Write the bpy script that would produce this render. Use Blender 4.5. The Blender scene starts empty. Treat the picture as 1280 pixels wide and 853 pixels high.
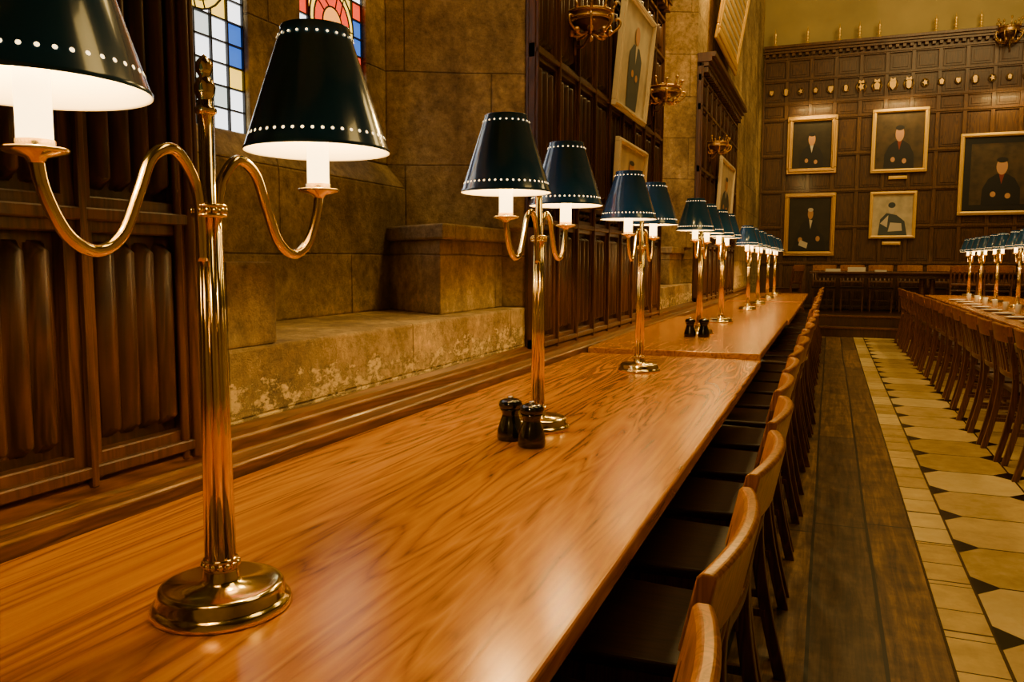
import bpy, math, random
from mathutils import Vector, Matrix
random.seed(7)
S=bpy.context.scene
COL=S.collection
# ---------------------------------------------------------------- materials
def nm(name):
    m=bpy.data.materials.new(name); m.use_nodes=True
    nt=m.node_tree; b=nt.nodes['Principled BSDF']
    return m,nt,b
def plain(name,c,rough=.5,metal=0,emit=None,es=0,coat=0,bump=0,bscale=40,var=0):
    m,nt,b=nm(name)
    b.inputs['Base Color'].default_value=(*c,1); b.inputs['Roughness'].default_value=rough
    b.inputs['Metallic'].default_value=metal
    if coat: b.inputs['Coat Weight'].default_value=coat; b.inputs['Coat Roughness'].default_value=.08
    if emit: b.inputs['Emission Color'].default_value=(*emit,1); b.inputs['Emission Strength'].default_value=es
    if bump or var:
        tc=nt.nodes.new('ShaderNodeTexCoord'); n=nt.nodes.new('ShaderNodeTexNoise'); n.inputs['Scale'].default_value=bscale
        n.inputs['Detail'].default_value=5
        nt.links.new(tc.outputs['Object'],n.inputs['Vector'])
        if bump:
            bp=nt.nodes.new('ShaderNodeBump'); bp.inputs['Strength'].default_value=bump; bp.inputs['Distance'].default_value=.01
            nt.links.new(n.outputs['Fac'],bp.inputs['Height']); nt.links.new(bp.outputs['Normal'],b.inputs['Normal'])
        if var:
            r=nt.nodes.new('ShaderNodeValToRGB'); r.color_ramp.elements[0].position=.3; r.color_ramp.elements[1].position=.7
            r.color_ramp.elements[0].color=(*[x*(1-var) for x in c],1); r.color_ramp.elements[1].color=(*[min(1,x*(1+var)) for x in c],1)
            nt.links.new(n.outputs['Fac'],r.inputs['Fac']); nt.links.new(r.outputs['Color'],b.inputs['Base Color'])
    return m
class G:
    """tiny node-graph helper"""
    def __init__(s,nt): s.nt=nt
    def n(s,t,**k):
        x=s.nt.nodes.new(t)
        for a,v in k.items(): setattr(x,a,v)
        return x
    def l(s,a,b): s.nt.links.new(a,b)
    def m(s,op,a,b=None,c=None):
        x=s.n('ShaderNodeMath',operation=op)
        for i,v in enumerate((a,b,c)):
            if v is None: continue
            if isinstance(v,(int,float)): x.inputs[i].default_value=v
            else: s.l(v,x.inputs[i])
        return x.outputs[0]
    def mix(s,f,a,b,bt='MIX'):
        x=s.n('ShaderNodeMix',data_type='RGBA',blend_type=bt)
        for k,v in ((0,f),(6,a),(7,b)):
            if isinstance(v,(int,float)): x.inputs[k].default_value=v
            elif isinstance(v,tuple): x.inputs[k].default_value=(*v,1)
            else: s.l(v,x.inputs[k])
        return x.outputs[2]
    def noise(s,vec,scale,detail=4,rough=.55,dist=0):
        x=s.n('ShaderNodeTexNoise'); x.inputs['Scale'].default_value=scale; x.inputs['Detail'].default_value=detail
        x.inputs['Roughness'].default_value=rough; x.inputs['Distortion'].default_value=dist
        s.l(vec,x.inputs['Vector']); return x.outputs['Fac']
    def ramp(s,f,st):
        x=s.n('ShaderNodeValToRGB'); cr=x.color_ramp
        while len(cr.elements)<len(st): cr.elements.new(.5)
        for e,(p,c) in zip(cr.elements,st):
            e.position=p; e.color=(*c,1) if isinstance(c,tuple) else (c,c,c,1)
        s.l(f,x.inputs['Fac']); return x.outputs['Color']
    def mapv(s,vec,sc):
        x=s.n('ShaderNodeMapping'); x.inputs['Scale'].default_value=sc; s.l(vec,x.inputs['Vector']); return x.outputs['Vector']
    def bump(s,h,st,d=.01):
        x=s.n('ShaderNodeBump'); x.inputs['Strength'].default_value=st; x.inputs['Distance'].default_value=d
        s.l(h,x.inputs['Height']); return x.outputs['Normal']
def wood(name,dark,mid,light,axis='Y',rough=.35,coat=0,gs=1.0,bump=.15,crough=.12):
    m,nt,b=nm(name); g=G(nt); tc=g.n('ShaderNodeTexCoord').outputs['Object']
    sc={'X':(.7,9,9),'Y':(9,.7,9),'Z':(9,9,.7)}[axis]; sc=tuple(x*gs for x in sc)
    v=g.mapv(tc,sc); a=g.noise(v,1.0,3,.5,.6)
    ring=g.m('FRACT',g.m('MULTIPLY',a,13.0))
    ring=g.m('ABSOLUTE',g.m('SUBTRACT',ring,.5))
    v2=g.mapv(tc,tuple(x*(9 if x>2*gs else 4) for x in sc)); fine=g.noise(v2,1.0,6,.75)
    f=g.m('ADD',g.m('MULTIPLY',ring,.7),g.m('MULTIPLY',fine,.85))
    col=g.ramp(f,[(.28,dark),(.52,mid),(.85,light)])
    g.l(col,b.inputs['Base Color'])
    b.inputs['Roughness'].default_value=rough
    g.l(g.bump(f,bump,.002),b.inputs['Normal'])
    if coat: b.inputs['Coat Weight'].default_value=coat; b.inputs['Coat Roughness'].default_value=crough
    return m
M={}
M['table']=wood('oak_tabletop',(.14,.038,.0015),(.42,.15,.004),(.60,.25,.010),'Y',.22,0,.75,.06,.15)
_b=M['table'].node_tree.nodes['Principled BSDF']; _b.inputs['Specular Tint'].default_value=(1,.58,.13,1); _b.inputs['Specular IOR Level'].default_value=.85
M['tabledark']=wood('table_edge_wood',(.04,.012,.003),(.09,.028,.006),(.15,.05,.010),'Y',.4,.3)
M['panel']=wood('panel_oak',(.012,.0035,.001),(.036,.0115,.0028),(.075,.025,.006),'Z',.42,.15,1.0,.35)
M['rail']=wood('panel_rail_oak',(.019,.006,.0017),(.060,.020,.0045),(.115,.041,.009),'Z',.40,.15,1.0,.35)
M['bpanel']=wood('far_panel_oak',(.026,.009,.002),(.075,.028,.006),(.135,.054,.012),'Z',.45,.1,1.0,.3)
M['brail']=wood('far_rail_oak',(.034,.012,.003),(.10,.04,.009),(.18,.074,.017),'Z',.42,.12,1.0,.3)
M['ledge']=wood('ledge_oak',(.022,.007,.0012),(.085,.030,.004),(.18,.07,.011),'Y',.40,.1,1.0,.3)
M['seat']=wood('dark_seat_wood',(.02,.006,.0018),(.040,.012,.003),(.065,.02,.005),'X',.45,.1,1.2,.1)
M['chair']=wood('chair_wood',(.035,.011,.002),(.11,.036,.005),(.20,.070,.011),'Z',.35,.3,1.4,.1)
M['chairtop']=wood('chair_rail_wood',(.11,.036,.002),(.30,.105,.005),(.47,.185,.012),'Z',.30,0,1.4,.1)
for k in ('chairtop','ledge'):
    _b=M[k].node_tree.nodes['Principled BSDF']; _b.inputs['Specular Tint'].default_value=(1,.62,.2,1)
M['brass']=plain('brass',(1.0,.80,.29),.14,1,bump=.02,bscale=60)
M['navy']=plain('navy_enamel',(.014,.085,.25),.20,0,coat=.6)
M['cream']=plain('shade_lining',(.95,.80,.55),.6)
M['hole']=plain('pierced_light',(1,.8,.5),.5,0,(1,.68,.28),5)
M['tube']=plain('candle_tube_glow',(1,.9,.7),.5,0,(1,.64,.22),9)
M['black']=plain('black_ceramic',(.004,.004,.004),.14,0,coat=.5)
M['steel']=plain('steel_cap',(.7,.65,.6),.25,1)
M['gold']=plain('gilt',(.66,.41,.11),.4,1,bump=.4,bscale=60)
M['goldbright']=plain('bright_gilt',(1.0,.66,.12),.35,.55,bump=.2,bscale=50)
M['bronze']=plain('dark_bronze',(.18,.10,.03),.4,.9,bump=.3,bscale=60)
M['white']=plain('white_china',(.85,.8,.7),.3)
M['paper']=plain('paper',(.85,.8,.7),.8)
M['frame_white']=plain('pale_frame',(.80,.70,.5),.4)
M['mat']=plain('picture_mount',(.78,.72,.58),.7)
M['cdark']=plain('canvas_dark',(.02,.013,.006),.5,var=.5,bscale=6)
M['cbrown']=plain('canvas_brown',(.06,.035,.012),.5,var=.5,bscale=6)
M['cgrey']=plain('canvas_pale',(.62,.54,.36),.6,var=.25,bscale=6)
M['cblack']=plain('paint_black',(.006,.005,.006),.5)
M['cskin']=plain('paint_skin',(.62,.32,.15),.6)
M['cred']=plain('paint_red',(.22,.03,.015),.6)
M['cwhite']=plain('paint_white',(.7,.62,.48),.6)
M['cblue']=plain('paint_slate',(.06,.08,.09),.6)
M['lead']=plain('lead',(.01,.01,.01),.6)
for k,c,e in (('gw',(.92,.94,.95),3.4),('gy',(1,.62,.05),2.4),('gr',(.85,.05,.01),1.8),('gb',(.05,.18,.75),1.2),('go',(.95,.33,.03),2.0),('gg',(.62,.68,.60),2.2)):
    M[k]=plain('stained_glass_'+k,c,.2,0,c,e)
# stone
def stone():
    m,nt,b=nm('limestone'); g=G(nt); tc=g.n('ShaderNodeTexCoord').outputs['Object']
    sp=g.n('ShaderNodeSeparateXYZ'); g.l(tc,sp.inputs[0]); x,y,z=sp.outputs
    wob=g.noise(tc,1.5,2)
    cb=g.n('ShaderNodeCombineXYZ'); g.l(g.m('ADD',y,g.m('MULTIPLY',x,.8)),cb.inputs[0]); g.l(g.m('ADD',z,g.m('MULTIPLY',wob,.02)),cb.inputs[1])
    br=g.n('ShaderNodeTexBrick'); g.l(cb.outputs[0],br.inputs['Vector'])
    br.inputs['Scale'].default_value=1; br.inputs['Brick Width'].default_value=.95; br.inputs['Row Height'].default_value=.43
    br.inputs['Mortar Size'].default_value=.005; br.inputs['Mortar Smooth'].default_value=.8
    br.inputs['Color1'].default_value=(.80,.80,.80,1); br.inputs['Color2'].default_value=(1.15,1.12,1.05,1); br.inputs['Mortar'].default_value=(.60,.56,.50,1)
    n1=g.noise(tc,2.6,8,.75); n2=g.noise(tc,22,8,.8); n3=g.noise(g.mapv(tc,(1,1,.4)),1.3,5,.65,.7)
    base=g.ramp(n1,[(.32,(.22,.145,.050)),(.5,(.44,.315,.125)),(.68,(.72,.55,.26))])
    c=g.mix(1.0,base,br.outputs['Color'],'MULTIPLY')
    c=g.mix(.85,c,g.ramp(n2,[(.3,(.30,.28,.26)),(.62,(1.35,1.3,1.2))]),'MULTIPLY')
    c=g.mix(.8,c,g.ramp(n3,[(.36,(.42,.40,.37)),(.6,(1.2,1.2,1.15))]),'MULTIPLY')
    lowm=g.m('LESS_THAN',g.m('ADD',z,g.m('MULTIPLY',n1,.25)),1.06)
    fl=g.noise(g.mapv(tc,(1,1,1.8)),13,9,.82)
    msk=g.m('MULTIPLY',lowm,g.ramp(fl,[(.485,0.0),(.53,1.0)]))
    c=g.mix(msk,c,(.92,.70,.28))
    g.l(c,b.inputs['Base Color']); b.inputs['Roughness'].default_value=.9
    h=g.m('ADD',g.m('ADD',g.m('ADD',n2,g.m('MULTIPLY',n1,.8)),g.m('MULTIPLY',msk,.5)),g.m('MULTIPLY',br.outputs['Fac'],-.8))
    g.l(g.bump(h,1.0,.018),b.inputs['Normal'])
    return m
M['stone']=stone()
M['plaster']=plain('ochre_plaster',(.46,.36,.13),.9,var=.15,bscale=1.2)
M['ceil']=plain('dark_timber_ceiling',(.04,.02,.01),.8)
def floor_mat():
    m,nt,b=nm('plank_and_tile_floor'); g=G(nt); tc=g.n('ShaderNodeTexCoord').outputs['Object']
    sp=g.n('ShaderNodeSeparateXYZ'); g.l(tc,sp.inputs[0]); x,y,z=sp.outputs
    # planks
    u=g.m('DIVIDE',g.m('ADD',x,g.m('MULTIPLY',g.noise(g.mapv(tc,(1,.12,1)),2.0,1),.05)),.235); fu=g.m('FRACT',u); iu=g.m('FLOOR',u)
    seam=g.m('LESS_THAN',g.m('MINIMUM',fu,g.m('SUBTRACT',1,fu)),.028)
    wn=g.n('ShaderNodeTexWhiteNoise',noise_dimensions='1D'); g.l(iu,wn.inputs['W'])
    v=g.m('ADD',g.m('DIVIDE',y,2.1),g.m('MULTIPLY',wn.outputs['Value'],7)); fv=g.m('FRACT',v)
    seam2=g.m('LESS_THAN',fv,.006)
    wn2=g.n('ShaderNodeTexWhiteNoise',noise_dimensions='2D'); cb=g.n('ShaderNodeCombineXYZ'); g.l(iu,cb.inputs[0]); g.l(g.m('FLOOR',v),cb.inputs[1]); g.l(cb.outputs[0],wn2.inputs['Vector'])
    gr=g.noise(g.mapv(tc,(30,1.8,1)),1,8,.75,.6); bl=g.noise(tc,6,7,.75)
    pc=g.ramp(g.m('ADD',g.m('MULTIPLY',gr,.6),g.m('MULTIPLY',bl,.4)),[(.38,(.022,.010,.003)),(.5,(.13,.070,.020)),(.64,(.34,.20,.07))])
    pc=g.mix(1.0,pc,g.ramp(wn2.outputs['Value'],[(0,(.60,.56,.52)),(1,(1.35,1.25,1.1))]),'MULTIPLY')
    pc=g.mix(g.m('MAXIMUM',seam,seam2),pc,(.005,.0025,.001))
    # tiles
    tu=g.m('DIVIDE',g.m('SUBTRACT',x,.565),.475); tv=g.m('DIVIDE',g.m('SUBTRACT',y,3.0),.475)
    du=g.m('ABSOLUTE',g.m('SUBTRACT',g.m('FRACT',g.m('ADD',tu,.5)),.5)); dv=g.m('ABSOLUTE',g.m('SUBTRACT',g.m('FRACT',g.m('ADD',tv,.5)),.5))
    dia=g.m('LESS_THAN',g.m('ADD',du,dv),.21)
    grout=g.m('LESS_THAN',g.m('MINIMUM',du,dv),.012)
    wt=g.n('ShaderNodeTexWhiteNoise',noise_dimensions='2D'); cb2=g.n('ShaderNodeCombineXYZ'); g.l(g.m('FLOOR',tu),cb2.inputs[0]); g.l(g.m('FLOOR',tv),cb2.inputs[1]); g.l(cb2.outputs[0],wt.inputs['Vector'])
    tn=g.noise(tc,9,6,.7)
    tcol=g.ramp(g.m('ADD',g.m('MULTIPLY',wt.outputs['Value'],.4),g.m('MULTIPLY',tn,.6)),[(.25,(.46,.31,.085)),(.55,(.76,.55,.19)),(.8,(.90,.72,.32))])
    tcol=g.mix(grout,tcol,(.07,.04,.012)); tile=g.mix(dia,tcol,(.008,.006,.004))
    inb=g.m('LESS_THAN',x,.565); bv=g.m('FRACT',g.m('DIVIDE',y,.245)); bj=g.m('LESS_THAN',bv,.03)
    be=g.m('MAXIMUM',bj,g.m('GREATER_THAN',x,.559))
    bcol=g.mix(be,tcol,(.07,.04,.012)); bcol=g.mix(g.m('LESS_THAN',x,.41),bcol,(.04,.022,.008))
    t2=g.mix(inb,tile,bcol)
    c=g.mix(g.m('LESS_THAN',x,.40),t2,pc)
    g.l(c,b.inputs['Base Color'])
    g.l(g.ramp(g.m('LESS_THAN',x,.40),[(0,.24),(1,.45)]),b.inputs['Roughness'])
    h=g.m('SUBTRACT',g.m('MULTIPLY',gr,.4),g.m('MAXIMUM',g.m('MULTIPLY',seam,g.m('LESS_THAN',x,.4)),g.m('MULTIPLY',grout,g.m('GREATER_THAN',x,.4))))
    g.l(g.bump(h,.4,.006),b.inputs['Normal'])
    return m
M['floor']=floor_mat()
# ---------------------------------------------------------------- mesh builder
class MB:
    def __init__(s): s.v=[];s.f=[];s.m=[];s.sm=[]
    def add(s,vs,fs,m=0,sm=False):
        o=len(s.v); s.v+= [tuple(p) for p in vs]
        for f in fs: s.f.append(tuple(i+o for i in f)); s.m.append(m); s.sm.append(sm)
    def box(s,x0,x1,y0,y1,z0,z1,m=0):
        s.add([(x0,y0,z0),(x1,y0,z0),(x1,y1,z0),(x0,y1,z0),(x0,y0,z1),(x1,y0,z1),(x1,y1,z1),(x0,y1,z1)],
              [(0,3,2,1),(4,5,6,7),(0,1,5,4),(1,2,6,5),(2,3,7,6),(3,0,4,7)],m)
    def prism(s,poly,z0,z1,m=0):
        n=len(poly); s.add([(x,y,z0) for x,y in poly]+[(x,y,z1) for x,y in poly],
            [tuple(range(n-1,-1,-1)),tuple(range(n,2*n))]+[(i,(i+1)%n,n+(i+1)%n,n+i) for i in range(n)],m)
    def extr(s,poly,a0,a1,axis,m=0):
        n=len(poly)
        P=(lambda p,a:(p[0],a,p[1])) if axis=='Y' else (lambda p,a:(a,p[0],p[1]))
        s.add([P(p,a0) for p in poly]+[P(p,a1) for p in poly],
            [tuple(range(n)),tuple(range(2*n-1,n-1,-1))]+[(i,n+i,n+(i+1)%n,(i+1)%n) for i in range(n)],m)
    def lathe(s,prof,n=32,m=0,c=(0,0,0),sm=True,caps=True):
        vs=[];fs=[]
        for r,z in prof:
            for k in range(n):
                a=2*math.pi*k/n; vs.append((c[0]+r*math.cos(a),c[1]+r*math.sin(a),c[2]+z))
        for j in range(len(prof)-1):
            for k in range(n): fs.append((j*n+k,j*n+(k+1)%n,(j+1)*n+(k+1)%n,(j+1)*n+k))
        s.add(vs,fs,m,sm)
        if caps:
            o=len(s.v)-len(vs)
            if prof[0][0]>1e-4: s.f.append(tuple(o+k for k in range(n-1,-1,-1))); s.m.append(m); s.sm.append(False)
            if prof[-1][0]>1e-4: s.f.append(tuple(o+(len(prof)-1)*n+k for k in range(n))); s.m.append(m); s.sm.append(False)
    def tube(s,pts,r,n=10,m=0,closed=False):
        pts=[Vector(p) for p in pts]; N=len(pts); vs=[];fs=[]
        prev=None
        for i,p in enumerate(pts):
            if closed: t=(pts[(i+1)%N]-pts[i-1])
            else: t=pts[min(i+1,N-1)]-pts[max(i-1,0)]
            t.normalize()
            if prev is None:
                a=Vector((1,0,0)) if abs(t.x)<.8 else Vector((0,1,0)); nx=(a-t*a.dot(t)).normalized()
            else: nx=(prev-t*prev.dot(t)).normalized()
            prev=nx; ny=t.cross(nx); rr=r[i] if isinstance(r,(list,tuple)) else r
            for k in range(n):
                a=2*math.pi*k/n; vs.append(p+nx*rr*math.cos(a)+ny*rr*math.sin(a))
        L=N if closed else N-1
        for i in range(L):
            for k in range(n):
                j=(i+1)%N; fs.append((i*n+k,i*n+(k+1)%n,j*n+(k+1)%n,j*n+k))
        if not closed: fs+= [tuple(range(n-1,-1,-1)),tuple(range((N-1)*n,N*n))]
        s.add(vs,fs,m,True)
    def ball(s,c,r,m=0,sz=1,n=12):
        prof=[(max(1e-5,r*math.sin(math.pi*i/8)),-r*sz*math.cos(math.pi*i/8)) for i in range(9)]
        s.lathe(prof,n,m,c,True,False)
    def obj(s,name,mats,bevel=0,loc=(0,0,0),parent=None,seg=2):
        me=bpy.data.meshes.new(name); me.from_pydata(s.v,[],s.f); 
        for k in mats: me.materials.append(M[k])
        for p,mi,sm in zip(me.polygons,s.m,s.sm): p.material_index=mi; p.use_smooth=sm
        me.update()
        o=bpy.data.objects.new(name,me); COL.objects.link(o); o.location=loc
        if parent: o.parent=parent
        if bevel:
            b=o.modifiers.new('bevel','BEVEL'); b.width=bevel; b.segments=seg; b.limit_method='ANGLE'; b.angle_limit=math.radians(40)
        return o
def empty(name,loc=(0,0,0),rz=0):
    o=bpy.data.objects.new(name,None); o.empty_display_size=.1; COL.objects.link(o); o.location=loc; o.rotation_euler=(0,0,rz); return o
def tag(o,label,cat,group=None):
    o['label']=label; o['category']=cat
    if group: o['group']=group
    return o
def struct(o): o['kind']='structure'; return o
def dup(root,loc,rz=None,label=None):
    def rec(o,par):
        c=o.copy(); COL.objects.link(c)
        if par is not None: c.parent=par
        for ch in o.children: rec(ch,c)
        return c
    kids=list(root.children)
    r=root.copy(); COL.objects.link(r); r.location=loc
    if rz is not None: r.rotation_euler=(0,0,rz)
    for ch in kids: rec(ch,r)
    if label: r['label']=label
    return r
def smooth_path(P,k=6):
    P=[Vector(p) for p in P]; out=[]
    for i in range(len(P)-1):
        p0=P[max(i-1,0)];p1=P[i];p2=P[i+1];p3=P[min(i+2,len(P)-1)]
        for j in range(k):
            t=j/k; out.append(.5*((2*p1)+(p2-p0)*t+(2*p0-5*p1+4*p2-p3)*t*t+(3*p1-p0-3*p2+p3)*t**3))
    out.append(P[-1]); return out
# ---------------------------------------------------------------- camera
yaw,pit,roll=.376,.0979,.0028
F=Vector((-math.sin(yaw)*math.cos(pit),math.cos(yaw)*math.cos(pit),-math.sin(pit)))
R=Vector((math.cos(yaw),math.sin(yaw),0)); U=R.cross(F)
R2=R*math.cos(roll)+U*math.sin(roll); U2=U*math.cos(roll)-R*math.sin(roll)
cd=bpy.data.cameras.new('camera'); cam=bpy.data.objects.new('camera',cd); COL.objects.link(cam)
mw=Matrix((( R2.x,U2.x,-F.x,0),(R2.y,U2.y,-F.y,0),(R2.z,U2.z,-F.z,1.25),(0,0,0,1)))
cam.matrix_world=mw; cd.sensor_width=36; cd.lens=36*1002/1280; cd.clip_start=.02; cd.clip_end=100
S.camera=cam
# ---------------------------------------------------------------- room shell
XW=-1.38; YB=17.0; XR=7.5; YF=-3.0; ZC=8.0
mb=MB(); mb.box(-2.5,XR,YF,YB,-.1,0); struct(mb.obj('floor',['floor']))
mb=MB(); mb.box(-2.5,XR,YF,YB,ZC,ZC+.1); struct(mb.obj('ceiling',['ceil']))
mb=MB(); mb.box(-2.5,XR,YB,YB+.2,0,ZC); struct(mb.obj('wall_back',['plaster']))
mb=MB(); mb.box(-2.5,XR,YF-.2,YF,0,ZC); struct(mb.obj('wall_front',['plaster']))
mb=MB(); mb.box(XR,XR+.2,YF,YB,0,ZC); struct(mb.obj('wall_right',['plaster']))
w=MB(); bays=[0.0,5.12]
ys=YF
w.box(-2.5,XW,YF,YB,0,1.03)
for dy in bays:
    a,b=1.50+dy,3.67+dy
    w.box(-2.5,XW,ys,a,1.03,ZC); ys=b
    w.box(-2.5,-1.90,a,b,1.03,1.60)
    w.extr([(-1.90,1.60),(-1.98,1.71),(-2.5,1.71),(-2.5,1.60)],a,b,'Y')
    for y0,y1 in ((a,1.93+dy),(2.42+dy,2.736+dy),(3.22+dy,b)): w.box(-2.5,-1.98,y0,y1,1.71,4.6)
    w.box(-2.5,-1.98,a,b,4.6,ZC); w.box(-1.98,XW,a,b,5.2,ZC)
    w.box(-2.5,-2.12,1.93+dy,2.42+dy,1.71,4.6); w.box(-2.5,-2.12,2.736+dy,3.22+dy,1.71,4.6)
    w.prism([(XW,b),(-1.98,b),(-1.98,b-.29)],1.41,5.2); w.prism([(XW,a),(-1.98,a+.16),(-1.98,a)],1.25,5.2)
    w.prism([(-1.50,2.99+dy),(-1.50,b),(-1.90,b),(-1.90,3.26+dy)],1.03,1.345)
    w.prism([(-1.47,2.955+dy),(-1.47,b),(-1.90,b),(-1.90,3.235+dy)],1.345,1.41)
    w.prism([(-1.385,a),(-1.385,1.78+dy),(-1.90,1.66+dy),(-1.90,a)],1.03,1.25)
w.box(-2.5,XW,ys,YB,1.03,ZC)
struct(w.obj('wall_left',['stone'],bevel=.009))
# stained glass windows
def window(n,y0,y1,z0,z1,X,kind):
    g=MB(); nc=6; nr=int((z1-z0)/.075); cw=(y1-y0)/nc; ch=(z1-z0)/nr
    cy=(y0+y1)/2; rnd=random.Random(n)
    for i in range(nc):
        for j in range(nr):
            zc=z0+(j+.5)*ch
            k=rnd.choice([0,0,0,5])
            if i in (0,nc-1): k=rnd.choice([0,0,3,0,1,5,4])
            elif j%7==5: k=rnd.choice([0,1])
            if kind and zc>z0+.46: k=rnd.choice([2,4,1,0,2,2])
            if kind and i in (0,nc-1) and zc>z0+.4: k=rnd.choice([3,0,2])
            a,b,c,d=y0+i*cw,y0+(i+1)*cw,z0+j*ch,z0+(j+1)*ch
            g.add([(X,a,c),(X,b,c),(X,b,d),(X,a,d)],[(0,1,2,3)],k)
    for i in range(nc+1): g.box(X,X+.010,y0+i*cw-.0035,y0+i*cw+.0035,z0,z1,6)
    for j in range(nr+1): g.box(X,X+.010,y0,y1,z0+j*ch-.003,z0+j*ch+.003,6)
    for zc in [z0+.54+.66*q for q in range(4)]:
        for r0,r1,mi,off in ((.13,.16,1,.012),(.07,.13,0 if not kind else 2,.013),(.0,.07,4,.014)):
            N=28; vs=[];fs=[]
            for k in range(N):
                t=2*math.pi*k/N
                vs+=[(X+off,cy+r0*math.cos(t),zc+r0*math.sin(t)),(X+off,cy+r1*math.cos(t),zc+r1*math.sin(t))]
            for k in range(N): q=(k+1)%N; fs.append((2*k,2*k+1,2*q+1,2*q))
            g.add(vs,fs,mi)
        for rr in (.07,.13,.16):
            g.tube([(X+.014,cy+rr*math.cos(2*math.pi*k/28),zc+rr*math.sin(2*math.pi*k/28)) for k in range(28)],.004,6,6,True)
        for k in range(10):
            t=2*math.pi*k/10; t2=t+.35*(k%2); g.tube([(X+.015,cy+.07*math.cos(t),zc+.07*math.sin(t)),(X+.015,cy+.16*math.cos(t2),zc+.16*math.sin(t2))],.003,5,6)
    struct(g.obj('window_%d'%n,['gw','gy','gr','gb','go','gg','lead']))
n=1
for dy in bays:
    window(n,1.93+dy,2.42+dy,1.71,4.6,-2.01,0); window(n+1,2.736+dy,3.22+dy,1.71,4.6,-2.01,1); n+=2
# ---------------------------------------------------------------- oak panelling
def panelling(name,u0,u1,z0,z1,ncol,rows,axis,base,d=.045,folds=4,cornice=True,mats=('panel','rail')):
    g=MB()
    def bx(a,b,c,e,d0,d1,m=0):
        if axis=='Y': g.box(base+d0,base+d1,a,b,c,e,m)
        else: g.box(a,b,base-d1,base-d0,c,e,m)
    def P(u,z,dd): return (base+dd,u,z) if axis=='Y' else (u,base-dd,z)
    bx(u0,u1,z0,z1,0,d*.35)
    cw=(u1-u0)/ncol; st=.032
    for i in range(ncol+1):
        c=u0+i*cw; bx(max(u0,c-st),min(u1,c+st),z0,z1,d*.3,d,1)
        if folds: bx(max(u0,c-.008),min(u1,c+.008),z0,z1,d,d*1.35,1)
    for z in rows: bx(u0,u1,z-.035,z+.035,d*.3,d*.97,1); bx(u0,u1,z-.012,z+.012,d*.9,d*1.3,1)
    for i in range(ncol):
        a=u0+i*cw+st; b=a+cw-2*st
        for r0,r1 in zip(rows[:-1],rows[1:]):
            zz0,zz1=r0+.035,r1-.035
            if zz1-zz0<.05: continue
            if folds:
                N=folds*8; vs=[];fs=[]
                for k in range(N+1):
                    t=k/N; u=a+.015+(b-a-.03)*t; dep=d*.22+d*.85*abs(math.sin(math.pi*folds*t))**.8
                    w_=abs(math.sin(math.pi*folds*t))
                    vs+=[P(u,zz0+.015,d*.3),P(u,zz0+.035+.03*(1-w_),dep),P(u,zz1-.035-.03*(1-w_),dep),P(u,zz1-.015,d*.3)]
                for k in range(N):
                    for q in range(3):
                        fs.append((4*k+q,4*k+4+q,4*k+5+q,4*k+1+q))
                g.add(vs,fs,0,True)
            else:
                bx(a+.02,b-.02,zz0+.02,zz1-.02,d*.3,d*.55); 
                bx(a+.06,b-.06,zz0+.06,zz1-.06,d*.5,d*.75)
    if cornice:
        for k,(h,dd) in enumerate(((.04,.07),(.05,.10),(.05,.14))):
            bx(u0,u1,z1-.04+k*.045,z1-.04+k*.045+h,0,d+dd,1)
        k=int((u1-u0)/.12)
        for i in range(k):
            c=u0+(i+.5)*(u1-u0)/k; bx(c-.03,c+.03,z1-.10,z1-.045,0,d+.06,1)
    return struct(g.obj(name,list(mats),bevel=.003,seg=1))
ZL=.81
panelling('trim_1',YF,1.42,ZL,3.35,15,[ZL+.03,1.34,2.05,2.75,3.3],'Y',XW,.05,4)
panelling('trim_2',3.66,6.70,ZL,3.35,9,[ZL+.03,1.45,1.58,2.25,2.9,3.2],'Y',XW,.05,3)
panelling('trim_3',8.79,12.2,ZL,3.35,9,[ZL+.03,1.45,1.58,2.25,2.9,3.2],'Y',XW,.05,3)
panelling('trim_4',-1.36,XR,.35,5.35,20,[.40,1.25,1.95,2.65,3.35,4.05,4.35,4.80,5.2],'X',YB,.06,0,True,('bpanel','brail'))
g=MB(); g.box(-1.379,-1.325,1.38,1.44,ZL,3.35); g.tube([(-1.32,1.40,ZL),(-1.32,1.40,3.35)],.012,10); g.tube([(-1.325,1.37,ZL),(-1.325,1.37,3.35)],.009,10)
struct(g.obj('trim_5',['rail'],bevel=.004))
g=MB(); prof=[(XW,.0),(-1.285,.0),(-1.285,.700),(-1.272,.705),(-1.272,.772),(-1.278,.779),(-1.318,.785),(-1.324,.790),(-1.326,.818),(-1.332,.824),(-1.358,.828),(XW,.842)]
g.extr(prof,YF,14.6,'Y'); struct(g.obj('baseboard_left',['ledge'],bevel=.002,seg=1))
g=MB(); g.box(XW,XR,14.7,YB,0,.17); g.box(XW,XR,15.0,YB,.17,.35); g.box(XW,XR,14.68,14.72,.14,.175,1); g.box(XW,XR,14.98,15.02,.32,.355,1)
struct(g.obj('trim_6',['panel','ledge'],bevel=.004))
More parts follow.
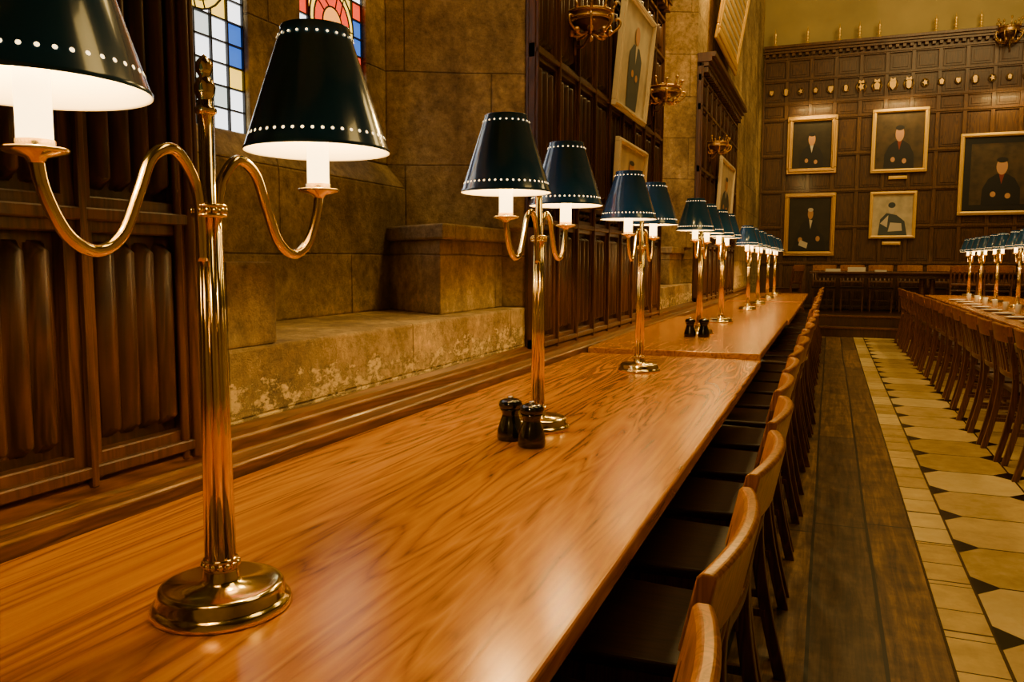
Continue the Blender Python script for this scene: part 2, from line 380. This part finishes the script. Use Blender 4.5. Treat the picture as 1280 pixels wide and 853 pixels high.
# ---------------------------------------------------------------- tables
def table(x0,x1,y0,y1,zt,label,loczf=0,dark=False):
    cx,cy=(x0+x1)/2,(y0+y1)/2; hw,hl=(x1-x0)/2,(y1-y0)/2
    r=empty('dining_table',(cx,cy,loczf)); zt=zt-loczf
    g=MB(); g.box(-hw,hw,-hl,hl,zt-.038,zt); g.obj('tabletop',['table' if not dark else 'tabledark'],bevel=.007,parent=r,seg=3)
    g=MB(); a=.13
    for sx in (-1,1): g.box(sx*(hw-a)-.012,sx*(hw-a)+.012,-hl+.15,hl-.15,zt-.12,zt-.038)
    for sy in (-1,1): g.box(-hw+a,hw-a,sy*(hl-.16)-.012,sy*(hl-.16)+.012,zt-.12,zt-.038)
    g.obj('apron',['tabledark'],bevel=.003,parent=r)
    for sy in (-1,1):
        for sx in (-1,1):
            g=MB(); g.lathe([(.045,.06),(.05,.10),(.032,.14),(.048,.30),(.05,.42),(.03,.52),(.045,.55),(.045,zt-.038)],16,0,(sx*.08,sy*(hl-.3),0)); g.obj('leg',['tabledark'],parent=r)
        g=MB(); g.box(-.15,.15,sy*(hl-.3)-.05,sy*(hl-.3)+.05,0,.07); g.obj('foot',['tabledark'],bevel=.01,parent=r)
    g=MB(); g.box(-.03,.03,-hl+.3,hl-.3,.10,.16); g.obj('stretcher',['tabledark'],bevel=.005,parent=r)
    return tag(r,label,'table','long dining tables')
Z2=.772
table(-1.266,-.312,-.7,4.29,.75,'long polished oak dining table beside the stone wall')
table(-1.266,-.322,4.38,7.27,Z2,'polished oak dining table carrying two brass lamps')
table(-1.266,-.312,7.38,10.85,.75,'polished oak dining table along the panelled wall')
table(-1.266,-.312,10.95,14.0,.755,'polished oak dining table ending near the dais')
table(1.42,2.60,4.6,14.35,.75,'long oak dining table across the tiled aisle')
table(-.35,3.6,15.75,16.4,1.10,'dark high table standing on the wooden dais',.35,True)
# ---------------------------------------------------------------- lamps
def make_lamp():
    r=empty('table_lamp')
    g=MB(); g.lathe([(.098,0),(.099,.004),(.097,.010),(.092,.014),(.089,.016),(.088,.030),(.085,.034),(.079,.036),(.030,.038),(.026,.046),(.024,.056),(.019,.062)],56); g.obj('base',['brass'],parent=r)
    g=MB()
    nf=8
    for k in range(nf):
        a=2*math.pi*k/nf; rr=.0155
        g.tube([(rr*math.cos(a),rr*math.sin(a),.05),(rr*.72*math.cos(a),rr*.72*math.sin(a),.56)],[.0068,.0052],8)
    g.tube([(0,0,.04),(0,0,.72)],.0105,16); g.obj('pole',['brass'],parent=r)
    for z in (.064,.570):
        g=MB()
        for k in range(14):
            a=2*math.pi*k/14; q=.0235 if z<.1 else .021; g.ball((q*math.cos(a),q*math.sin(a),z),.005,n=8)
        g.lathe([(.016,z-.010),(.0245,z-.008),(.0245,z-.005),(.018,z-.003),(.018,z+.003),(.0245,z+.005),(.0245,z+.008),(.016,z+.010)],24)
        g.obj('collar',['brass'],parent=r)
    g=MB(); g.lathe([(.0105,.700),(.015,.704),(.015,.709),(.010,.713),(.009,.72),(.013,.728),(.0145,.738),(.011,.748),(.007,.752),(.010,.757),(.012,.764),(.010,.772),(.004,.779),(.0001,.782)],20); g.obj('finial',['brass'],parent=r)
    for s in (-1,1):
        pth=[(0,.016,.50),(0,.017,.56),(0,.026,.610),(0,.060,.646),(0,.098,.632),(0,.122,.585),(0,.150,.532),(0,.188,.512),(0,.226,.530),(0,.252,.575),(0,.26,.612)]
        g=MB(); g.tube(smooth_path([(p[0],s*p[1],p[2]) for p in pth],6),.0078,12); g.obj('arm',['brass'],parent=r)
        c=(0,s*.26,0)
        g=MB(); g.lathe([(.008,.606),(.012,.612),(.032,.617),(.034,.620),(.033,.622),(.021,.620),(.021,.630),(.0185,.631)],32,0,c); g.obj('drip_pan',['brass'],parent=r)
        g=MB(); g.lathe([(.0182,.620),(.0182,.712),(.014,.716)],24,0,c); g.obj('candle_tube',['tube'],parent=r)
        g=MB(); g.tube([(0,s*.26,.712),(0,s*.26,.800)],.003,8)
        for k in range(3):
            a=2*math.pi*k/3+.3; g.tube([(0,s*.26,.80),(.078*math.cos(a),s*.26+.078*math.sin(a),.800)],.002,6)
        g.obj('shade_carrier',['brass'],parent=r)
        g=MB(); rb,rt,zb,zt=.118,.056,.685,.882
        g.lathe([(rb+.0015,zb-.002),(rb+.002,zb+.002),(rb,zb+.004),(rt,zt-.003),(rt+.0012,zt),(rt,zt+.002)],64,0,c,True,False)
        g.lathe([(rt,zt+.002),(rt-.002,zt),(rb-.002,zb),(rb+.0015,zb-.002)],64,1,c,True,False)
        sl=math.atan2(rb-rt,zt-zb)
        def ring(zz,cnt,hr):
            for k in range(cnt):
                a=2*math.pi*(k+.5)/cnt; rr=rb+(rt-rb)*(zz-zb)/(zt-zb)+.0012
                ce=Vector((c[0]+rr*math.cos(a),c[1]+rr*math.sin(a),zz)); tx=Vector((-math.sin(a),math.cos(a),0)); ty=Vector((-math.sin(sl)*math.cos(a),-math.sin(sl)*math.sin(a),math.cos(sl)))
                g.add([ce+tx*hr*math.cos(2*math.pi*q/8)+ty*hr*math.sin(2*math.pi*q/8) for q in range(8)],[tuple(range(8))],2)
        ring(zb+.022,46,.0026); ring(zt-.016,24,.0021)
        g.obj('lamp_shade',['navy','cream','hole'],parent=r)
        L=bpy.data.lights.new('bulb','POINT'); L.energy=14.0; L.color=(1,.66,.24); L.shadow_soft_size=.02
        lo=bpy.data.objects.new('bulb_light',L); COL.objects.link(lo); lo.location=(0,s*.26,.745); lo.parent=r
    return tag(r,'twin-arm brass table lamp with pierced navy shades on the oak table','lamp','twin-arm brass table lamps')
lamp=make_lamp(); lamp.location=(-.807,.894,.75)
for y,z in ((2.258,.75),(3.652,.75),(5.477,Z2),(6.646,Z2),(8.914,.75),(10.2,.75),(11.8,.755),(13.3,.755)):
    dup(lamp,(-.807,y,z))
for y in (10.6,11.9,13.1,14.1):
    dup(lamp,(2.0,y,.75),label='twin-arm brass table lamp with navy shades across the aisle')
# ---------------------------------------------------------------- chairs
def make_chair():
    r=empty('dining_chair')
    g=MB()
    poly=[(-.22,-.215),(.19,-.19),(.19,.19),(-.22,.215)]
    g.prism(poly,.425,.455); g.obj('seat',['seat'],bevel=.010,parent=r,seg=3)
    for sy in (-1,1):
        g=MB(); pts=[(.275,sy*.200,0),(.225,sy*.198,.22),(.195,sy*.195,.44),(.205,sy*.198,.60),(.245,sy*.203,.80)]
        P=smooth_path(pts,4)
        vs=[];fs=[]
        for p in P:
            h=.018 if p.z<.7 else .014
            vs+=[(p.x-h,p.y-.013,p.z),(p.x+h,p.y-.013,p.z),(p.x+h,p.y+.013,p.z),(p.x-h,p.y+.013,p.z)]
        for i in range(len(P)-1):
            for k in range(4): fs.append((4*i+k,4*i+(k+1)%4,4*i+4+(k+1)%4,4*i+4+k))
        fs+=[(3,2,1,0),tuple(4*(len(P)-1)+k for k in range(4))]
        g.add(vs,fs); g.obj('leg',['chair'],bevel=.003,parent=r)
        g=MB(); vs=[]
        for z,h in ((0,.013),(.36,.019),(.43,.019)): vs+=[(-.185-h,sy*.185-h,z),(-.185+h,sy*.185-h,z),(-.185+h,sy*.185+h,z),(-.185-h,sy*.185+h,z)]
        fs=[(3,2,1,0),(8,9,10,11)]+[(4*i+k,4*i+(k+1)%4,4*i+4+(k+1)%4,4*i+4+k) for i in range(2) for k in range(4)]
        g.add(vs,fs); g.obj('leg',['chair'],bevel=.003,parent=r)
        g=MB(); g.box(-.18,.225,sy*.19-.009,sy*.19+.009,.19,.215); g.obj('stretcher',['chair'],bevel=.003,parent=r)
        g=MB(); g.box(-.18,.19,sy*.185-.011,sy*.185+.011,.375,.427); g.obj('side_rail',['chair'],bevel=.003,parent=r)
    g=MB(); g.box(-.195,-.175,-.18,.18,.375,.427); g.obj('front_rail',['chair'],bevel=.003,parent=r)
    g=MB(); g.box(.0,.02,-.185,.185,.19,.21); g.obj('cross_rail',['chair'],bevel=.003,parent=r)
    g=MB(); N=16
    def rail(zb,zt,crown,th,xa,xb,cv,m):
        vs=[];fs=[]
        for i in range(N+1):
            t=-1+2*i/N; y=.215*t; bow=cv*(1-t*t); top=zt+crown*(1-t*t)
            r_=.006
            vs+=[(xa+bow-th,y,zb),(xa+bow+th,y,zb),(xb+bow+th,y,top-r_),(xb+bow+th*.6,y,top),(xb+bow-th*.6,y,top),(xb+bow-th,y,top-r_)]
        n=6
        for i in range(N):
            for k in range(n): fs.append((n*i+k,n*i+n+k,n*i+n+(k+1)%n,n*i+(k+1)%n))
        fs+=[tuple(range(n)),tuple(range(n*N+n-1,n*N-1,-1))]
        g.add(vs,fs,m)
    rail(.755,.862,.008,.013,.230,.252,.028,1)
    rail(.53,.565,0,.009,.196,.200,.018,0)
    for k in range(5):
        t=(-2+k)/2.9; y=.215*t; b0=.018*(1-t*t); b1=.028*(1-t*t)
        g.add([(.190+b0,y-.014,.55),(.202+b0,y-.014,.55),(.202+b0,y+.014,.55),(.190+b0,y+.014,.55),(.226+b1,y-.014,.77),(.238+b1,y-.014,.77),(.238+b1,y+.014,.77),(.226+b1,y+.014,.77)],
              [(0,3,2,1),(4,5,6,7),(0,1,5,4),(1,2,6,5),(2,3,7,6),(3,0,4,7)],0)
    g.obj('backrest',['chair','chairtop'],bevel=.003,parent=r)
    return tag(r,'brown wooden dining chair with curved crest rail tucked under the table','chair','wooden dining chairs')
chair=make_chair(); chair.location=(-.372,.69,0)
for i in range(1,26):
    dup(chair,(-.370+random.uniform(-.018,.018),.69+.52*i,0),random.uniform(-.03,.03))
for i in range(17):
    dup(chair,(1.30+random.uniform(-.02,.02),5.45+.52*i,0),math.pi+random.uniform(-.05,.05),'brown wooden slat-back chair beside the tiled aisle')
for x in (-.75,2.1,2.6,3.1,3.6):
    dup(chair,(x,15.55,.35),-math.pi/2 if x>0 else -.4,'dark wooden chair on the dais at the high table')
for i in range(8):
    dup(chair,(-.1+.5*i,16.60,.35),math.pi/2,'dark wooden chair on the dais behind the high table')
# ---------------------------------------------------------------- small things
def make_mill():
    r=empty('pepper_mill')
    g=MB(); g.lathe([(.034,0),(.0375,.003),(.0385,.012),(.037,.030),(.030,.052),(.0245,.068),(.0235,.076),(.027,.084),(.030,.090)],40); g.obj('body',['black'],parent=r)
    g=MB(); g.lathe([(.030,.091),(.033,.096),(.0335,.104),(.030,.112),(.020,.117),(.012,.118)],40); g.obj('head',['black'],parent=r)
    g=MB(); g.lathe([(.008,.117),(.009,.121),(.006,.125),(.0001,.126)],20); g.obj('knob',['steel'],parent=r)
    return tag(r,'squat waisted black ceramic pepper mill standing beside the brass lamp','pepper mill','salt and pepper mills')
mill=make_mill(); mill.location=(-.739,2.02,.75)
dup(mill,(-.823,2.075,.75)); dup(mill,(-.83,5.25,Z2)); dup(mill,(-.745,5.27,Z2))
def plate(loc):
    g=MB(); g.lathe([(.0001,.004),(.06,.004),(.065,.006),(.10,.018),(.102,.020),(.10,.021),(.062,.009),(.0001,.008)],32,0,(0,0,0),True,False); g.lathe([(.055,0),(.055,.005)],24)
    o=g.obj('plate',['white'],loc=loc); tag(o,'white china plate laid on the oak table','plate','plates on the aisle table')
def glass(loc):
    g=MB(); g.lathe([(.022,0),(.024,.002),(.03,.09),(.029,.091),(.021,.006),(.0001,.006)],20,0,(0,0,0),True,False)
    o=g.obj('drinking_cup',['white'],loc=loc); tag(o,'small white cup standing on the oak table','cup','cups on the aisle table')
for i in range(10): plate((1.60,6.6+.62*i,.75)); glass((1.78,6.9+.62*i,.75))
def stack(loc,s,h):
    g=MB(); k=5
    for i in range(k): g.box(-s+.004*(i%3),s-.003*(i%2),-.14,.14,i*h/k,(i+1)*h/k-.001)
    o=g.obj('paper_stack',['paper'],loc=loc); tag(o,'stack of white papers on the dark high table','paper','paper stacks')
for x,s,h in ((.05,.13,.05),(.45,.15,.08),(.85,.1,.03)): stack((x,16.0,1.10),s,h)
# ---------------------------------------------------------------- portraits
def portrait(name,w,h,frame,fw,canvas,style,label,loc,rot,depth=.05,mount=0,mountmat='mat'):
    """local: x across, z up, faces -Y; origin at bottom-centre back"""
    r=empty(name,loc); r.rotation_euler=rot
    g=MB()
    for (p,q) in ((0,1),(.35,.8)):
        e=fw*p; f=fw*(p+ (q-p)) if p==0 else fw*q
        d0=depth if p==0 else depth*1.35
        g.box(-w/2+e,w/2-e,-d0,0,e,f); g.box(-w/2+e,w/2-e,-d0,0,h-f,h-e)
        g.box(-w/2+e,-w/2+f,-d0,0,f,h-f); g.box(w/2-f,w/2-e,-d0,0,f,h-f)
    g.obj('frame',[frame],bevel=fw*.12,parent=r)
    c=MB(); y=-.015; iw,ih=w/2-fw*.95,h-1.9*fw; z0=fw*.95
    c.box(-iw,iw,y,-.004,z0,z0+ih,0 if not mount else 5)
    if mount: 
        c.box(-iw+mount,iw-mount,y-.002,y,z0+mount,z0+ih-mount,0); iw-=mount; z0+=mount; ih-=2*mount
    def poly(pts,m,l):
        c.add([(iw*px,y-.003-.0006*l,z0+ih*pz) for px,pz in pts],[tuple(range(len(pts)))],m)
    def ell(cx,cz,a,b,m,l,n=20): poly([(cx+a*math.cos(2*math.pi*k/n),cz+b*math.sin(2*math.pi*k/n)) for k in range(n)],m,l)
    body,face,acc,hair=1,2,3,4
    if style=='half':
        poly([(-.62,.0),(.62,.0),(.60,.26),(.42,.42),(.16,.50),(-.16,.50),(-.42,.42),(-.60,.26)],body,1)
        poly([(-.10,.52),(0,.33),(.10,.52)],acc,2); ell(0,.62,.18,.135,face,3); ell(0,.725,.18,.045,hair,4)
        ell(-.25,.17,.09,.045,face,4); ell(.22,.14,.09,.045,face,4)
    elif style=='seated':
        poly([(-.85,0),(.80,0),(.70,.28),(.40,.40),(.22,.58),(-.15,.60),(-.40,.50),(-.62,.25)],body,1)
        poly([(-.02,.60),(.05,.42),(.14,.58)],acc,2); ell(.04,.70,.13,.10,face,3); ell(.04,.775,.13,.035,hair,4)
        ell(-.42,.22,.10,.05,face,4); ell(.42,.24,.10,.05,face,4); poly([(-.5,.12),(-.1,.06),(-.05,.16),(-.42,.22)],acc,5)
    elif style=='full':
        poly([(-.34,.02),(.34,.02),(.40,.30),(.42,.54),(.20,.64),(-.20,.64),(-.42,.54),(-.40,.30)],body,1)
        poly([(-.07,.64),(0,.46),(.07,.64)],acc,2); ell(0,.74,.15,.09,face,3); ell(-.14,.36,.08,.035,face,4); ell(.14,.34,.08,.035,face,4)
    elif style=='slats':
        for k in range(9): poly([(-1,.03+.11*k),(1,.03+.11*k),(1,.085+.11*k),(-1,.085+.11*k)],body,1)
    else:
        poly([(-.7,0),(.75,.0),(.6,.35),(.2,.5),(-.3,.55),(-.6,.4)],body,1); ell(-.05,.66,.17,.13,face,3); ell(-.05,.74,.18,.07,hair,4)
        poly([(-.2,.1),(.5,.12),(.45,.3),(-.1,.32)],acc,2); poly([(-.6,.3),(-.2,.5),(-.25,.2)],acc,3)
    c.obj('canvas',canvas+[mountmat],parent=r)
    return tag(r,label,'painting','framed portraits')
def back(x0,x1,z0,z1,frame,fw,canvas,style,label,mount=0,mm='mat'):
    return portrait('portrait_painting',x1-x0,z1-z0,frame,fw,canvas,style,label,((x0+x1)/2,YB-.085,z0),(0,0,0),.06,mount,mm)
back(-.88,.04,2.98,4.09,'gold',.11,['cdark','cblack','cskin','cwhite','cblack'],'half','old portrait of a dark-robed sitter in a carved dull gilt frame')
back(.64,1.60,2.95,4.13,'goldbright',.07,['cbrown','cblack','cskin','cred','cblack'],'half','portrait of a robed sitter in a bright gilt frame')
back(-.88,.06,1.39,2.61,'gold',.09,['cdark','cblack','cskin','cwhite','cwhite'],'seated','portrait of a seated dark-robed sitter in a dull gilt frame')
back(.66,1.46,1.72,2.60,'goldbright',.055,['cgrey','cblue','cwhite','cwhite','cblue'],'sketch','pale modern portrait in a thin gilt frame above a nameplate')
back(2.13,3.50,2.13,3.60,'goldbright',.07,['cbrown','cblack','cskin','cred','cblack'],'half','large portrait with dark mount in a bright gilt frame',.12,'cblack')
def left(y0,y1,z0,z1,frame,fw,canvas,style,label,tilt,mount=0):
    o=portrait('portrait_painting',y1-y0,z1-z0,frame,fw,canvas,style,label,(0,0,0),(0,0,0),.03,mount)
    o.matrix_world=Matrix.Translation((XW+.078,(y0+y1)/2,z0))@Matrix.Rotation(tilt,4,'Y')@Matrix.Rotation(math.radians(90),4,'Z')
    return o
left(4.95,5.82,2.225,2.94,'frame_white',.035,['cgrey','cblue','cskin','cwhite','cskin'],'full','portrait of a standing suited sitter in a pale frame',.09)
left(5.0,5.82,1.64,2.04,'frame_white',.03,['cgrey','cblue','cskin','cwhite','cblue'],'half','small pale portrait in a light wooden frame',.05)
left(9.9,11.3,1.80,2.52,'frame_white',.05,['cgrey','cblue','cskin','cwhite','cblue'],'half','pale portrait in a white frame on the oak panelling',.05)
left(9.4,11.4,3.75,4.9,'goldbright',.16,['cgrey','goldbright','cskin','cred','cblack'],'slats','large picture in a bright gilt frame leaning out above the cornice',.16)
for x,z in ((1.12,2.86),(1.06,1.63)):
    g=MB(); g.box(-.16,.16,-.02,0,-.03,.03); g.box(-.14,.14,-.03,-.02,-.015,.015); o=g.obj('nameplate',['goldbright'],bevel=.004,loc=(x,YB-.085,z)); tag(o,'small blank gilt nameplate fixed below a portrait','nameplate','gilt nameplates')
# carved shields on the frieze and finials above
for i in range(23):
    g=MB()
    sty=(i*7)%4; sc=1.45 if 5<i<10 else (.9+.25*((i*5)%3)/2)
    g2=[(math.cos(2*math.pi*k/16),math.sin(2*math.pi*k/16)) for k in range(16)]
    if not 5<i<10: g.tube([(.055*sc*a,-.01,.06*sc*b) for a,b in g2],.009,6,1,True)
    if sty==0: pts=[(-.05,.05),(.05,.05),(.045,-.02),(0,-.07),(-.045,-.02)]
    elif sty==1: pts=[(0,.06),(.045,.02),(.03,-.05),(-.03,-.05),(-.045,.02)]
    elif sty==3: pts=[(-.04,.03),(-.02,.06),(.02,.06),(.04,.03),(.03,-.05),(0,-.07),(-.03,-.05)]
    else: pts=[(.05*math.cos(2*math.pi*k/10)*(1 if k%2 else .5),.06*math.sin(2*math.pi*k/10)*(1 if k%2 else .5)) for k in range(10)]
    pts=[(a*sc*.8,b*sc*.9) for a,b in pts]
    if 5<i<10:
        g.add([(-.05,-.03,.07),(.05,-.03,.07),(.04,-.03,.13),(0,-.03,.10),(-.04,-.03,.13)],[(0,1,2,3,4)],0)
        for s in (-1,1): g.tube([(s*.06,-.015,.08),(s*.085,-.015,.0),(s*.05,-.015,-.09)],.012,6,0)
    nn=len(pts); g.add([(a,-.03,b) for a,b in pts]+[(a,0,b) for a,b in pts],[tuple(range(nn))]+[(k,nn+k,nn+(k+1)%nn,(k+1)%nn) for k in range(nn)])
    o=g.obj('carved_shield',['gold','bronze'],loc=(-1.2+.27*i,YB-.07,4.575)); tag(o,'small carved gilt shield on the dark panelled frieze','shield','carved shields on the frieze')
for x in (-1.16,-.57,0,.35,.69,1.63,1.95,2.35,3.2):
    g=MB(); g.lathe([(.05,0),(.05,.02),(.02,.04),(.015,.09),(.035,.11),(.02,.13),(.018,.20),(.03,.22),(.012,.26),(.0001,.34)],14)
    o=g.obj('gilt_finial',['goldbright'],loc=(x,YB-.12,5.445)); tag(o,'slender gilt finial standing on the panelling cornice','finial','gilt finials on the cornice')
def make_crown():
    r=empty('crown_sconce')
    g=MB(); N=24
    for z,q in ((.0,.115),(.035,.12)):
        g.tube([(q*math.cos(2*math.pi*k/N),q*math.sin(2*math.pi*k/N),z) for k in range(N)],.008,6,0,True)
    g.lathe([(.112,.0),(.117,.035),(.112,.036),(.107,.0)],24,0,(0,0,0),True,False)
    for k in range(10):
        a=2*math.pi*k/10; c,s=math.cos(a),math.sin(a); h=.05 if k%2 else .03
        g.tube([(.12*c,.12*s,.035),(.135*c,.135*s,.035+h)],[.010,.004],6); g.ball((.137*c,.137*s,.045+h),.012,n=8)
    g.obj('coronet',['gold'],parent=r)
    g=MB(); g.lathe([(.0001,-.075),(.012,-.07),(.02,-.06),(.05,-.04),(.09,-.02),(.10,.0),(.09,.0)],24); g.obj('bowl',['bronze'],parent=r)
    g=MB()
    for k in range(8):
        a=2*math.pi*k/8+.3; c,s=math.cos(a),math.sin(a)
        g.tube(smooth_path([(.02*c,.02*s,-.06),(.08*c,.08*s,-.08),(.15*c,.15*s,-.04),(.155*c,.155*s,.0),(.13*c,.13*s,.0)],4),.007,6)
        g.ball((.10*c,.10*s,-.065),.018,n=8)
    g.obj('scroll',['gold'],parent=r)
    g=MB(); g.tube(smooth_path([(-.09,0,-.12),(-.04,0,-.13),(0,0,-.07)],4),.008,8); g.tube([(-.085,0,-.17),(-.085,0,-.05)],.010,8); g.obj('bracket',['bronze'],parent=r)
    return tag(r,'gilt crown-shaped wall sconce with curling scrolls on the panelling','wall ornament','crown sconces')
cr=make_crown(); cr.location=(-1.235,4.25,2.53)
dup(cr,(-1.235,6.3,2.55)); dup(cr,(-1.235,9.4,2.56))
o=dup(cr,(2.78,YB-.2,5.32)); o.scale=(1.4,1.4,2.2); o.rotation_euler=(0,0,-math.pi/2+math.pi); 
# ---------------------------------------------------------------- lighting
def area(name,loc,target,sx,sy,e,col):
    L=bpy.data.lights.new(name,'AREA'); L.shape='RECTANGLE'; L.size=sx; L.size_y=sy; L.energy=e; L.color=col
    o=bpy.data.objects.new(name,L); COL.objects.link(o); o.location=loc
    o.rotation_euler=(Vector(target)-Vector(loc)).to_track_quat('-Z','Y').to_euler(); return o
def point(name,loc,e,r,col):
    L=bpy.data.lights.new(name,'POINT'); L.energy=e; L.color=col; L.shadow_soft_size=r
    o=bpy.data.objects.new(name,L); COL.objects.link(o); o.location=loc; return o
warm=(1,.65,.20)
area('hall_light',(1.2,3.5,6.5),(-.2,4,1),1.5,3,80,warm)
area('hall_light',(1.2,9.0,6.5),(-.2,9,1),1.5,3,110,warm)
area('hall_light',(2.5,12.5,6.5),(1.0,17,4.6),3,2,130,(1,.70,.26))
point('added_glint_light',(-.95,3.3,3.9),58,.07,(1,.62,.18))  # unseen point lamps added to draw highlights along the tabletop, no fixture modelled
point('added_glint_light',(-.90,6.5,3.75),95,.08,(1,.62,.18))
point('added_glint_light',(-.90,9.2,4.9),100,.10,(1,.62,.18))
for x in (1.12,2.8,-.4):
    area('picture_light',(x,YB-.45,4.3),(x,YB,3.0),.6,.08,9,warm)
W=bpy.data.worlds.new('world'); S.world=W; W.use_nodes=True
W.node_tree.nodes['Background'].inputs[0].default_value=(.9,.6,.3,1); W.node_tree.nodes['Background'].inputs[1].default_value=.015
bpy.context.view_layer.update()
